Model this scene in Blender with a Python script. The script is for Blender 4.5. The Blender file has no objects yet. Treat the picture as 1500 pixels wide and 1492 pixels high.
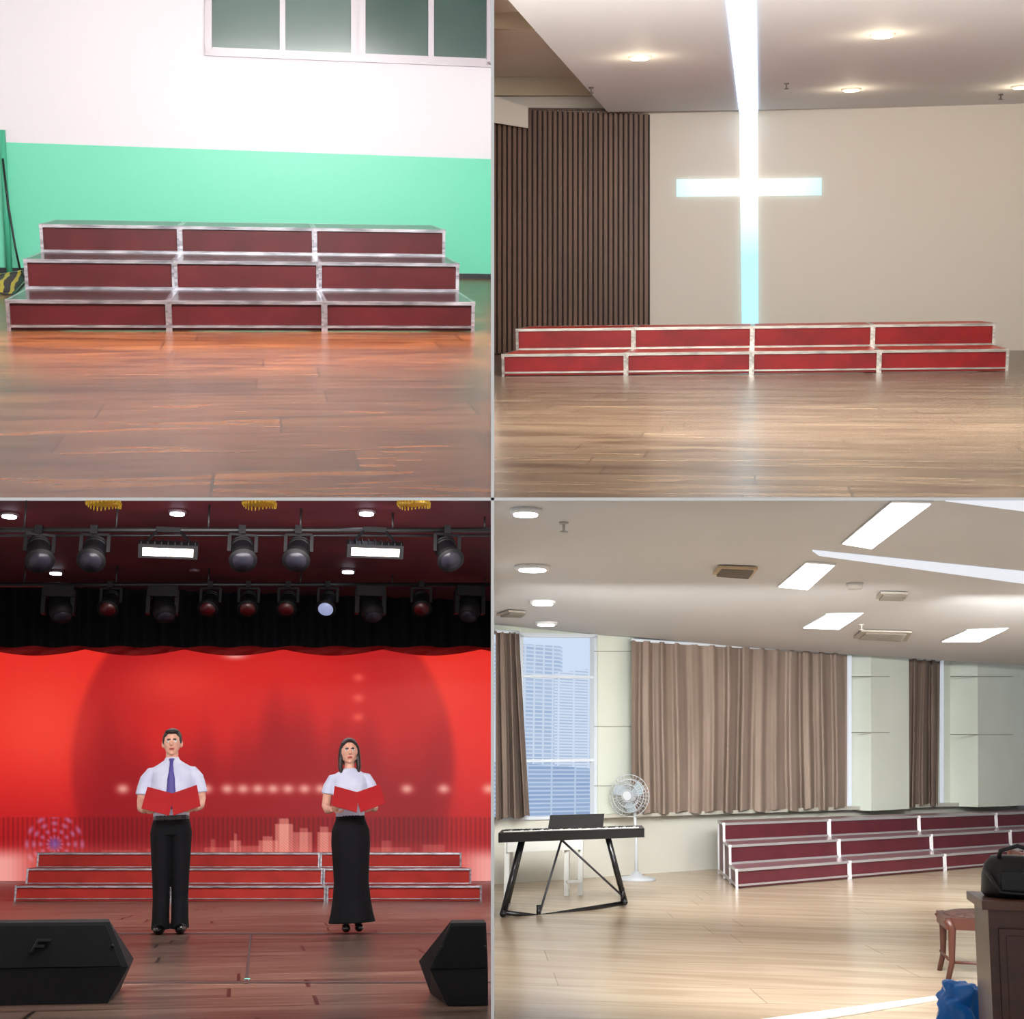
import bpy, math, random
from mathutils import Vector, Matrix, noise
from mathutils.bvhtree import BVHTree
random.seed(4)
V=Vector
F=2000.0; CX,CY=750.0,746.0
CAM=V((0,0,5))
sc=bpy.context.scene
try:
    sc.view_settings.view_transform='Standard'
except Exception as e: print(e)

# ------------------------------------------------------------ frames
class Room:
    def __init__(s,vp,h,level=False):
        d=V((vp[0]-CX,F,CY-vp[1])).normalized()
        s.R=V((0,1,0)).rotation_difference(d).to_matrix(); s.h=h
        if level:
            z=V((1,0,0)).cross(d).normalized(); x=d.cross(z).normalized()
            s.R=Matrix((x,d,z)).transposed()
        s.Rt=s.R.transposed()
        s.o=V((0,0,h))
        s.M=Matrix.Translation(CAM)@s.R.to_4x4()@Matrix.Translation((0,0,-h))
    def ray(s,px,py): return s.Rt@V((px-CX,F,CY-py))
    def fl(s,px,py,z=0.0):
        r=s.ray(px,py); return s.o+r*((z-s.h)/r.z)
    def dp(s,px,py,y):
        r=s.ray(px,py); return s.o+r*(y/r.y)
    def pl(s,px,py,p,n):
        r=s.ray(px,py); return s.o+r*((p-s.o).dot(n)/r.dot(n))
    def setwall(s,a,b):
        s.wa=s.fl(*a); s.wb=s.fl(*b)
        u=(s.wb-s.wa).normalized(); s.wu=u
        s.wn=V((u.y,-u.x,0))
        if s.wn.y>0: s.wn=-s.wn
    def w(s,px,py,off=0.0):
        return s.pl(px,py,s.wa+s.wn*off,s.wn)

def lin(c):
    o=[]
    for x in c:
        x/=255.0
        o.append(x/12.92 if x<=.04045 else ((x+.055)/1.055)**2.4)
    return (o[0],o[1],o[2],1)
MATS={}
def mat(name,rgb,rough=.6,metal=0,emit=0,ergb=None,spec=.5):
    if name in MATS: return MATS[name]
    m=bpy.data.materials.new(name); m.use_nodes=True
    b=m.node_tree.nodes['Principled BSDF']
    b.inputs['Base Color'].default_value=lin(rgb)
    b.inputs['Roughness'].default_value=rough
    b.inputs['Metallic'].default_value=metal
    b.inputs['Specular IOR Level'].default_value=spec
    if emit:
        b.inputs['Emission Color'].default_value=lin(ergb or rgb)
        b.inputs['Emission Strength'].default_value=emit
    MATS[name]=m; return m
def noisy(name,rgb,rgb2,scale=(3,3,3),rough=.6,lo=.35,hi=.65,detail=4,metal=0,bump=0,spec=.5):
    m=mat(name,rgb,rough,metal,spec=spec); nt=m.node_tree; N=nt.nodes; L=nt.links
    b=N['Principled BSDF']
    tc=N.new('ShaderNodeTexCoord'); mp=N.new('ShaderNodeMapping'); mp.inputs['Scale'].default_value=scale
    nz=N.new('ShaderNodeTexNoise'); nz.inputs['Scale'].default_value=1; nz.inputs['Detail'].default_value=detail
    cr=N.new('ShaderNodeValToRGB'); cr.color_ramp.elements[0].position=lo; cr.color_ramp.elements[1].position=hi
    cr.color_ramp.elements[0].color=lin(rgb); cr.color_ramp.elements[1].color=lin(rgb2)
    L.new(tc.outputs['Object'],mp.inputs[0]); L.new(mp.outputs[0],nz.inputs['Vector'])
    L.new(nz.outputs[0],cr.inputs[0]); L.new(cr.outputs[0],b.inputs['Base Color'])
    if bump:
        bp=N.new('ShaderNodeBump'); bp.inputs['Strength'].default_value=bump
        L.new(nz.outputs[0],bp.inputs['Height']); L.new(bp.outputs[0],b.inputs['Normal'])
    return m
def wood(name,c1,c2,mortar,row,width,rough,gs=(1.2,9,1),dark=(120,120,120),spec=.5,rotz=0,mort=.008,emin=.3,emax=.7,dist=1.0):
    m=mat(name,c1,rough,spec=spec); nt=m.node_tree; N=nt.nodes; L=nt.links
    b=N['Principled BSDF']
    tc=N.new('ShaderNodeTexCoord'); mp=N.new('ShaderNodeMapping'); mp.inputs['Rotation'].default_value=(0,0,rotz)
    # per-row random stagger of the plank end joints
    sp=N.new('ShaderNodeSeparateXYZ'); dv=N.new('ShaderNodeMath'); dv.operation='DIVIDE'; dv.inputs[1].default_value=row
    fo=N.new('ShaderNodeMath'); fo.operation='FLOOR'; wn=N.new('ShaderNodeTexWhiteNoise'); wn.noise_dimensions='1D'
    ml_=N.new('ShaderNodeMath'); ml_.operation='MULTIPLY_ADD'; ml_.inputs[1].default_value=width; cb=N.new('ShaderNodeCombineXYZ')
    br=N.new('ShaderNodeTexBrick'); br.inputs['Scale'].default_value=1
    br.inputs['Color1'].default_value=lin(c1); br.inputs['Color2'].default_value=lin(c2); br.inputs['Mortar'].default_value=lin(mortar)
    br.inputs['Mortar Size'].default_value=mort; br.inputs['Mortar Smooth'].default_value=.2
    br.inputs['Brick Width'].default_value=width; br.inputs['Row Height'].default_value=row
    br.offset=0; br.offset_frequency=2
    mp2=N.new('ShaderNodeMapping'); mp2.inputs['Scale'].default_value=gs; mp2.inputs['Rotation'].default_value=(0,0,rotz)
    nz=N.new('ShaderNodeTexNoise'); nz.inputs['Scale'].default_value=1; nz.inputs['Detail'].default_value=7; nz.inputs['Distortion'].default_value=dist
    cr=N.new('ShaderNodeValToRGB'); cr.color_ramp.elements[0].color=lin(dark); cr.color_ramp.elements[1].color=(1,1,1,1)
    cr.color_ramp.elements[0].position=emin; cr.color_ramp.elements[1].position=emax
    mx=N.new('ShaderNodeMix'); mx.data_type='RGBA'; mx.blend_type='MULTIPLY'; mx.inputs[0].default_value=1
    L.new(tc.outputs['Object'],mp.inputs[0]); L.new(mp.outputs[0],sp.inputs[0])
    L.new(sp.outputs['Y'],dv.inputs[0]); L.new(dv.outputs[0],fo.inputs[0]); L.new(fo.outputs[0],wn.inputs['W'])
    L.new(wn.outputs['Value'],ml_.inputs[0]); L.new(sp.outputs['X'],ml_.inputs[2])
    L.new(ml_.outputs[0],cb.inputs['X']); L.new(sp.outputs['Y'],cb.inputs['Y']); L.new(cb.outputs[0],br.inputs['Vector'])
    L.new(tc.outputs['Object'],mp2.inputs[0]); L.new(mp2.outputs[0],nz.inputs['Vector'])
    L.new(nz.outputs[0],cr.inputs[0]); L.new(br.outputs['Color'],mx.inputs[6]); L.new(cr.outputs[0],mx.inputs[7])
    L.new(mx.outputs[2],b.inputs['Base Color'])
    return m

# ------------------------------------------------------------ mesh builder
class B:
    def __init__(s): s.v=[]; s.f=[]; s.m=[]; s.sm=[]; s.mats=[]
    def mi(s,m):
        if m not in s.mats: s.mats.append(m)
        return s.mats.index(m)
    def add(s,vs,fs,m,smooth=False):
        o=len(s.v); s.v+=[V(x) for x in vs]; k=s.mi(m)
        for f in fs: s.f.append([i+o for i in f]); s.m.append(k); s.sm.append(smooth)
    def poly(s,pts,m): s.add(pts,[list(range(len(pts)))],m)
    def prism(s,pts,vec,m):
        n=len(pts); vec=V(vec); vs=[V(p) for p in pts]+[V(p)+vec for p in pts]
        fs=[list(range(n)),list(range(2*n-1,n-1,-1))]+[[i,(i+1)%n,n+(i+1)%n,n+i] for i in range(n)]
        s.add(vs,fs,m)
    def box(s,c,d,m,rot=None):
        c=V(c); hx,hy,hz=[q/2 for q in d]
        vs=[V((x,y,z)) for z in(-hz,hz) for x,y in((-hx,-hy),(hx,-hy),(hx,hy),(-hx,hy))]
        if rot is not None: vs=[rot@q for q in vs]
        s.add([c+q for q in vs],[[3,2,1,0],[4,5,6,7],[0,1,5,4],[1,2,6,5],[2,3,7,6],[3,0,4,7]],m)
    def bar(s,a,b,t,m,up=V((0,0,1)),t2=None):
        a=V(a);b=V(b);d=(b-a).normalized()
        if abs(d.dot(up))>.95: up=V((1,0,0)) if abs(d.x)<.9 else V((0,1,0))
        x=d.cross(up).normalized()*t/2; y=x.cross(d).normalized()*(t2 or t)/2
        vs=[a-x-y,a+x-y,a+x+y,a-x+y,b-x-y,b+x-y,b+x+y,b-x+y]
        s.add(vs,[[3,2,1,0],[4,5,6,7],[0,1,5,4],[1,2,6,5],[2,3,7,6],[3,0,4,7]],m)
    def tube(s,pts,rad,m,seg=12,caps=True,smooth=True):
        vs,fs=tube_geo(pts,rad,seg,caps); s.add(vs,fs,m,smooth)
    def ell(s,c,r,m,seg=16,rings=10,rot=None):
        vs,fs=ell_geo(c,r,seg,rings,rot); s.add(vs,fs,m,True)
    def loft(s,rings,m,seg=20,smooth=True):
        vs,fs=loft_geo(rings,seg); s.add(vs,fs,m,smooth)
    def disc(s,c,r,n,m,seg=24,th=.01):
        c=V(c); n=V(n).normalized(); s.tube([c,c+n*th],[r,r],m,seg,True,False)
    def obj(s,name,room=None,origin=None,bevel=0,extra=None):
        if origin is None:
            origin=V((0,0,0))
        origin=V(origin)
        me=bpy.data.meshes.new(name)
        me.from_pydata([p-origin for p in s.v],[],s.f)
        for mm in s.mats: me.materials.append(mm)
        for i,p in enumerate(me.polygons): p.material_index=s.m[i]; p.use_smooth=s.sm[i]
        import bmesh
        bm=bmesh.new(); bm.from_mesh(me); bmesh.ops.recalc_face_normals(bm,faces=bm.faces); bm.to_mesh(me); bm.free()
        ob=bpy.data.objects.new(name,me); sc.collection.objects.link(ob)
        ob.matrix_world=(room.M if room else Matrix.Identity(4))@Matrix.Translation(origin)
        if bevel:
            md=ob.modifiers.new('bevel','BEVEL'); md.width=bevel; md.segments=2; md.limit_method='ANGLE'
        return ob
def tube_geo(pts,rad,seg=12,caps=True):
    pts=[V(p) for p in pts]; vs=[];fs=[]; n=len(pts)
    if not hasattr(rad,'__len__'): rad=[rad]*n
    d0=(pts[1]-pts[0]).normalized()
    up=V((0,0,1)) if abs(d0.z)<.9 else V((0,1,0))
    x=d0.cross(up).normalized()
    for i,p in enumerate(pts):
        if i==0: d=d0
        elif i==n-1: d=(pts[i]-pts[i-1]).normalized()
        else: d=((pts[i]-pts[i-1]).normalized()+(pts[i+1]-pts[i]).normalized()).normalized()
        x=(x-d*x.dot(d)).normalized(); y=d.cross(x)
        for k in range(seg):
            a=2*math.pi*k/seg
            vs.append(p+(x*math.cos(a)+y*math.sin(a))*rad[i])
    for i in range(n-1):
        for k in range(seg):
            k2=(k+1)%seg
            fs.append([i*seg+k,i*seg+k2,(i+1)*seg+k2,(i+1)*seg+k])
    if caps:
        fs.append(list(range(seg))[::-1]); fs.append([(n-1)*seg+k for k in range(seg)])
    return vs,fs
def ell_geo(c,r,seg=16,rings=10,rot=None):
    c=V(c); vs=[];fs=[]
    def P(a,b):
        q=V((r[0]*math.cos(a)*math.sin(b),r[1]*math.sin(a)*math.sin(b),r[2]*math.cos(b)))
        return c+(rot@q if rot is not None else q)
    vs.append(P(0,0))
    for i in range(1,rings):
        for k in range(seg): vs.append(P(2*math.pi*k/seg,math.pi*i/rings))
    vs.append(P(0,math.pi)); last=len(vs)-1
    for k in range(seg): fs.append([0,1+k,1+(k+1)%seg])
    for i in range(rings-2):
        for k in range(seg):
            a=1+i*seg; k2=(k+1)%seg
            fs.append([a+k,a+seg+k,a+seg+k2,a+k2])
    a=1+(rings-2)*seg
    for k in range(seg): fs.append([a+k,last,a+(k+1)%seg])
    return vs,fs
def loft_geo(rings,seg=20):
    vs=[];fs=[]
    for cx,cy,z,rx,ry in rings:
        for k in range(seg):
            a=2*math.pi*k/seg; vs.append(V((cx+rx*math.cos(a),cy+ry*math.sin(a),z)))
    for i in range(len(rings)-1):
        for k in range(seg):
            k2=(k+1)%seg; fs.append([i*seg+k,i*seg+k2,(i+1)*seg+k2,(i+1)*seg+k])
    fs.append(list(range(seg))[::-1]); fs.append([(len(rings)-1)*seg+k for k in range(seg)])
    return vs,fs

def area(room,name,pos,target,sx,sy,energy,col=(1,1,1),spread=180):
    l=bpy.data.lights.new(name,'AREA'); l.shape='RECTANGLE'; l.size=sx; l.size_y=sy; l.energy=energy; l.color=col
    l.spread=math.radians(spread)
    o=bpy.data.objects.new(name,l); sc.collection.objects.link(o)
    p=room.M@V(pos); t=room.M@V(target)
    o.location=p; o.rotation_euler=(t-p).to_track_quat('-Z','Y').to_euler()
    return o

def riser(room,A,u,v,step,tiers,bt,mp,mt,ma,bb_=.7):
    b=B(); A=V(A); u=V(u); v=V(v); U=u.normalized(); Z=V((0,0,1))
    g=u*.008
    for k in range(tiers):
        P=A+v*k+g; Q=A+v*k+u-g; z0=k*step; z1=(k+1)*step
        e=v.normalized()*bt*.4
        b.prism([P+e+Z*(z0+bt*.3),Q+e+Z*(z0+bt*.3),Q+e+Z*(z1-bt*.3),P+e+Z*(z1-bt*.3)],e*.5,mp)
        vv=v*.985
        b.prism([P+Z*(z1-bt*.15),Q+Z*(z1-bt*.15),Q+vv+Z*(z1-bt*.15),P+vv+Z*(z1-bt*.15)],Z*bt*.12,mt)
        for S_ in (P+U*bt*.3,Q-U*bt*.3):
            b.prism([S_+Z*bt,S_+vv+Z*bt,S_+vv+Z*(z1-bt*.3),S_+Z*(z1-bt*.3)],U*.008,mp)
        lift=.03 if k==0 else 0
        for n_,(a_,c_) in enumerate(((P,Q),(P+vv,Q+vv))):
            b.bar(a_+Z*(z1-bt/2),c_+Z*(z1-bt/2),bt,ma)
            b.bar(a_+Z*(z0+bt*bb_/2+lift),c_+Z*(z0+bt*bb_/2+lift),bt*bb_,ma)
        for S_ in (P,Q):
            b.bar(S_,S_+Z*z1,bt,ma); b.bar(S_+vv,S_+vv+Z*z1,bt,ma)
            b.bar(S_+Z*(z1-bt/2),S_+vv+Z*(z1-bt/2),bt,ma)
            b.bar(S_+Z*(bt/2+.03),S_+vv+Z*(bt/2+.03),bt,ma)
            b.box(S_+Z*(z1-bt/2),(bt*1.2,bt*1.2,bt*1.2),ma)
    return b.obj('choral_riser',room,A+u*.5)

alu=noisy('brushed_aluminium',(130,130,136),(195,195,202),(5,5,30),.25,metal=.88)
white=mat('white_paint',(245,245,245),.5)
black=mat('black_metal',(14,14,16),.5)
X0,X1,Y0,Y1=-200,1700,-150,1650
PX,PY=721.5,730.5

# ------------------------------------------------------------ partitions, plus an added unseen shell that blocks stray world light
def shell(name,pts,th,axis,m,y0=5.0,y1=29.0):
    b=B(); vs=[]
    for Y in(y0,y1):
        for s in(-1,1):
            for (px,py) in pts:
                p=CAM+V(((px-CX)/F*Y,Y,(CY-py)/F*Y)); p[axis]+=s*th; vs.append(p)
    b.add(vs,[[0,1,3,2],[4,6,7,5],[0,4,5,1],[2,3,7,6],[0,2,6,4],[1,5,7,3]],m)
    return b.obj(name)
shell('wall_partition',[(PX,Y0),(PX,Y1)],.006,0,white)
shell('floor_partition',[(X0,PY),(X1,PY)],.005,2,white)
shell('shell_left',[(X0,Y0),(X0,Y1)],.02,0,white)
shell('shell_right',[(X1,Y0),(X1,Y1)],.02,0,white)
shell('shell_roof',[(X0,Y0),(X1,Y0)],.02,2,white)
shell('shell_base',[(X0,Y1),(X1,Y1)],.02,2,white)

# ============================================================ ROOM 1 : classroom, green dado (top left)
A=Room((380,237),1.3); A.setwall((0,400),(720,408))
fw=wood('cherry_laminate',(150,88,42),(118,66,30),(84,44,20),.45,2.0,.26,gs=(1.0,5.5,1),dark=(150,108,88),mort=.007,emin=.33,emax=.66,spec=.25,dist=1.2)
b=B(); b.poly([A.fl(X0,398),A.fl(720,408),A.fl(720,729),A.fl(X0,729)],fw); b.obj('floor_classroom',A)
wu=mat('wall_white_gloss',(222,216,220),.5,spec=.3); wg=mat('wall_green_gloss',(108,206,172),.42,spec=.4)
b=B(); b.poly([A.w(X0,Y0),A.w(720,Y0),A.w(720,233),A.w(X0,201)],wu)
b.poly([A.w(X0,201),A.w(720,233),A.w(720,408),A.w(X0,398)],wg); b.obj('wall_back_classroom',A)
b=B(); b.prism([A.w(X0,389),A.w(720,401),A.w(720,409),A.w(X0,399)],A.wn*.03,mat('baseboard_dark',(35,38,42),.4)); b.obj('baseboard_classroom',A)
fr=mat('window_frame_white',(190,180,186),.35); g1=mat('glass_green',(92,112,104),.12); g2=mat('glass_dark',(62,84,77),.12)
b=B()
def bx(x,y): return 83+(x-301)*.0415
b.prism([A.w(303,-92),A.w(716,-92),A.w(716,93),A.w(303,78)],A.wn*.02,g1)
b.prism([A.w(527,-92),A.w(716,-92),A.w(716,93),A.w(527,86)],A.wn*.024,g2)
def vb(x0,x1,t,y=-92):
    b.prism([A.w(x0,y),A.w(x1,y),A.w(x1,bx(x1,0)-4),A.w(x0,bx(x0,0)-4)],A.wn*t,fr)
vb(301,311,.09); vb(410,418,.06); vb(514,522,.08); vb(526,535,.08); vb(627,635,.06); vb(522,526,.05)
vb(712,718,.09)
b.prism([A.w(301,-100),A.w(718,-100),A.w(718,-90),A.w(301,-90)],A.wn*.09,fr)
b.prism([A.w(301,73),A.w(718,91),A.w(718,99),A.w(301,82)],A.wn*.09,fr)
for x0,x1 in((311,410),(418,514),(535,627),(635,716)):
    y0=bx(x0,0)-14;y1=bx(x1,0)-14
    b.prism([A.w(x0,y0),A.w(x1,y1),A.w(x1,y1+5),A.w(x0,y0+5)],A.wn*.045,fr)
b.obj('window_1',A)
panA=noisy('riser_maroon',(66,14,18),(56,11,14),(4,4,4),.4,spec=.25)
topA=mat('riser_top_dark',(40,18,18),.22,spec=.3)
P0=A.fl(12,485);P1=A.fl(694,486); u=(P1-P0)/3
Yd=V((0,1,0)); dA=P0.y*.085
for i in range(3): riser(A,P0+u*i,u,Yd*dA,.242,3,.028,panA,topA,alu)
b=B(); tl=mat('pipe_teal',(70,170,135),.4)
b.tube([A.w(3,190,.08),A.w(9,300,.08),A.w(14,398,.08)],[.035]*3,tl)
b.obj('drain_pipe',A)
b=B(); b.tube([A.w(4,232,.14),A.w(12,300,.14),A.w(22,360,.16),A.w(30,398,.2)],[.012]*4,black); b.obj('black_cable',A)
m=mat('hazard_stripes',(230,210,30),.5); nt=m.node_tree
wv=nt.nodes.new('ShaderNodeTexWave'); wv.inputs['Scale'].default_value=3.2; wv.inputs['Distortion'].default_value=5; tc=nt.nodes.new('ShaderNodeTexCoord')
cr=nt.nodes.new('ShaderNodeValToRGB'); cr.color_ramp.interpolation='CONSTANT'; cr.color_ramp.elements[1].position=.7
cr.color_ramp.elements[0].color=lin((20,20,20)); cr.color_ramp.elements[1].color=lin((170,160,40))
nt.links.new(tc.outputs['Object'],wv.inputs[0]); nt.links.new(wv.outputs['Fac'],cr.inputs[0]); nt.links.new(cr.outputs[0],nt.nodes['Principled BSDF'].inputs['Base Color'])
b=B(); y=A.fl(10,432).y
b.prism([A.dp(-25,425,y),A.dp(-8,432,y),A.dp(18,430,y),A.dp(38,408,y+.5),A.dp(32,397,y+.5),A.dp(-14,405,y+.5)],V((0,.08,.01)),m)
b.prism([A.dp(-25,427,y),A.dp(20,431,y),A.dp(40,409,y+.5),A.dp(40,413,y+.5),A.dp(20,434,y)],V((0,.08,0)),black)
b.obj('hazard_floor_sign',A)

# ============================================================ ROOM 2 : church hall (top right)
C=Room((1112,410),1.0); C.setwall((722,519),(1500,513))
fw=wood('grey_oak_floor',(144,122,99),(122,102,82),(88,72,57),.34,2.6,.27,gs=(.9,6,1),dark=(172,160,150),mort=.007,emin=.33,emax=.66,spec=.4)
b=B(); b.poly([C.fl(723,519),C.fl(X1,511),C.fl(X1,729),C.fl(723,729)],fw); b.obj('floor_church',C)
wb=mat('wall_beige',(208,199,186),.6)
b=B(); b.poly([C.w(723,60),C.w(X1,60),C.w(X1,511),C.w(723,519)],wb); b.obj('wall_back_church',C)
zc=C.w(1100,164).z
cl=mat('ceiling_white',(220,218,218),.7)
b=B(); 
cp=[(723,-24),(723,Y0),(X1,Y0),(X1,148),(1500,155),(890,164)]
pts=[C.fl(x,y,zc) for x,y in cp]
b.poly(pts,cl)
b.poly([pts[0],pts[5],pts[5]+V((0,0,.5)),pts[0]+V((0,0,.5))],cl)
b.obj('ceiling_church',C)
zc2=zc+.5
b=B(); up=mat('ceiling_recess',(225,211,192),.7)
b.poly([C.fl(723,Y0,zc2),C.fl(1200,Y0,zc2),C.fl(1000,112,zc2),C.fl(723,112,zc2)],up); b.obj('ceiling_recess_church',C)
b=B(); bm_=mat('beam_beige',(190,172,146),.7)
b.prism([C.w(723,106,.1),C.w(846,106,.1),C.w(872,141,.1),C.w(723,141,.1)],C.wn*.1,bm_)
b.obj('trim_1',C)
b=B(); b.prism([C.w(723,141,.3),C.w(774,158,.3),C.w(774,188,.3),C.w(723,180,.3)],C.wn*.05,mat('soffit_light',(205,195,182),.7)); b.obj('trim_2',C)
b=B(); b.prism([C.dp(723,8,14.5),C.dp(752,8,14.5),C.dp(784,42,14.5),C.dp(723,42,14.5)],V((0,.1,0)),bm_); b.obj('trim_3',C)
sl=noisy('slat_timber',(108,74,52),(88,58,41),(3,3,.6),.5); sd=mat('slat_back',(50,32,22),.7)
b=B(); b.prism([C.w(723,160),C.w(952,168),C.w(952,517),C.w(723,519)],C.wn*.02,sd)
n=31
for i in range(n):
    x=723+ (952-723)*i/n; x2=x+4.6
    t=160 if x<890 else 160+(x-890)*.13
    b.prism([C.w(x,t,.02),C.w(x2,t,.02),C.w(x2,517,.02),C.w(x,517,.02)],C.wn*.07,sl)
b.obj('slat_wall_panel',C)
b=B(); tr=mat('wood_trim_dark',(70,46,34),.5); b.prism([C.w(774,158,.1),C.w(892,159,.1),C.w(892,162,.1),C.w(774,161,.1)],C.wn*.03,tr); b.obj('trim_4',C)
m=mat('cross_light',(255,255,255),.5,emit=1); nt=m.node_tree
tc=nt.nodes.new('ShaderNodeTexCoord'); vl=nt.nodes.new('ShaderNodeVectorMath'); vl.operation='LENGTH'
cr=nt.nodes.new('ShaderNodeValToRGB'); cr.color_ramp.elements[0].position=.1; cr.color_ramp.elements[0].color=(1,1,1,1)
cr.color_ramp.elements[1].position=.75; cr.color_ramp.elements[1].color=lin((160,222,232))
mr=nt.nodes.new('ShaderNodeMath'); mr.operation='MULTIPLY'; mr.inputs[1].default_value=.6
nt.links.new(tc.outputs['Object'],vl.inputs[0]); nt.links.new(vl.outputs['Value'],mr.inputs[0]); nt.links.new(mr.outputs[0],cr.inputs[0])
bb=nt.nodes['Principled BSDF']; nt.links.new(cr.outputs[0],bb.inputs['Emission Color']); bb.inputs['Emission Strength'].default_value=1.5; bb.inputs['Base Color'].default_value=(0,0,0,1)
b=B(); b.prism([C.w(1083,166,.01),C.w(1110,166,.01),C.w(1111,500,.01),C.w(1087,500,.01)],C.wn*.04,m)
b.prism([C.w(991,263,.01),C.w(1083,262,.01),C.w(1084,287,.01),C.w(991,288,.01)],C.wn*.04,m)
b.prism([C.w(1110,262,.01),C.w(1203,261,.01),C.w(1203,286,.01),C.w(1110,287,.01)],C.wn*.04,m)
b.obj('illuminated_cross',C,C.w(1097,240))
ms=mat('strip_light',(0,0,0),.5,emit=3.2,ergb=(200,226,255))
b=B(); q=[C.fl(1045,Y0,zc-.02),C.fl(1105,Y0,zc-.02),C.fl(1110,165,zc-.02),C.fl(1083,165,zc-.02)]
b.prism(q,V((0,0,.018)),ms); b.obj('ceiling_light_strip',C)
ml=mat('downlight_glow',(0,0,0),.5,emit=14,ergb=(255,232,185)); mrim=mat('downlight_rim',(240,225,200),.4)
for (x,y,r) in((937,83,.12),(1293,50,.12),(1247,130,.12),(1496,126,.12)):
    b=B(); p=C.fl(x,y,zc)
    b.tube([p,p-V((0,0,.02))],[r,r*.95],mrim,24,True,False); b.tube([p-V((0,0,.02)),p-V((0,0,.028))],[r*.75,r*.75],ml,24,True,False)
    b.obj('recessed_downlight',C,p)
    l=bpy.data.lights.new('downlight_lamp','POINT'); l.energy=5; l.color=(1,.85,.6); l.shadow_soft_size=.05
    o=bpy.data.objects.new('downlight_lamp',l); sc.collection.objects.link(o); o.location=C.M@(p-V((0,0,.2)))
chrome=mat('sprinkler_metal',(120,112,104),.3,.8)
def sprinkler(room,x,y,z,k=1,mt=None):
    mt=mt or chrome
    b=B(); p=room.fl(x,y,z-.002); 
    b.tube([p,p-V((0,0,.02*k))],[.05*k,.05*k],mt,16); b.tube([p,p-V((0,0,.1*k))],[.015*k]*2,mt); b.tube([p-V((0,0,.1*k)),p-V((0,0,.112*k))],[.045*k,.05*k],mt,16)
    b.obj('fire_sprinkler',room,p)
for x,y in((866,128),(1152,122),(1466,138)): sprinkler(C,x,y,zc,.6)
panC=noisy('riser_red',(132,12,15),(114,10,13),(4,4,4),.5,spec=.3); topC=mat('riser_top_red',(180,44,30),.4,spec=.25)
aluC=noisy('brushed_aluminium_warm',(150,146,140),(196,192,184),(5,5,30),.3,metal=.8)
P0=C.fl(736,551);P1=C.fl(1476,544);u=(P1-P0)/4
for i in range(4): riser(C,P0+u*i,u,Yd*P0.y*.062,.242,2,.03,panC,topC,aluC,.6)

# ============================================================ ROOM 3 : stage (bottom left)
S=Room((360,1226),.8,True); S.setwall((0,1290),(720,1290))
fw=wood('stage_floor',(120,98,84),(102,83,71),(44,34,30),.42,2.2,.32,gs=(.8,6,1),dark=(150,138,134),mort=.012,spec=.3)
b=B(); b.poly([S.fl(X0,1290),S.fl(720,1290),S.fl(720,Y1),S.fl(X0,Y1)],fw); b.obj('floor_stage',S)
b=B(); b.poly([S.w(X0,800),S.w(720,800),S.w(720,1291),S.w(X0,1291)],mat('wall_stage_red',(110,18,22),.8)); b.obj('wall_back_stage',S)
zs=S.dp(360,868,22).z
b=B(); b.poly([S.fl(X0,733,zs),S.fl(720,733,zs),S.fl(720,880,zs),S.fl(X0,880,zs)],noisy('ceiling_maroon',(80,22,32),(56,15,23),(1,1,1),.6)); b.obj('ceiling_stage',S)
def smooth(a,b_,x):
    t=max(0,min(1,(x-a)/(b_-a))); return t*t*(3-2*t)
blds=[(338,352,1230,.7),(344,347,1220,.7),(352,380,1238,.5),(380,406,1230,.8),(386,398,1224,.8),(404,429,1206,1),(409,423,1198,1),(430,457,1218,.8),(440,450,1212,.7),(465,488,1218,.9),(470,481,1211,.8),(488,520,1234,.5),(300,338,1240,.4),(310,314,1228,.5),(520,600,1240,.35),(560,572,1230,.4),(150,200,1244,.3),(215,260,1242,.3),(620,650,1236,.4)]
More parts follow.
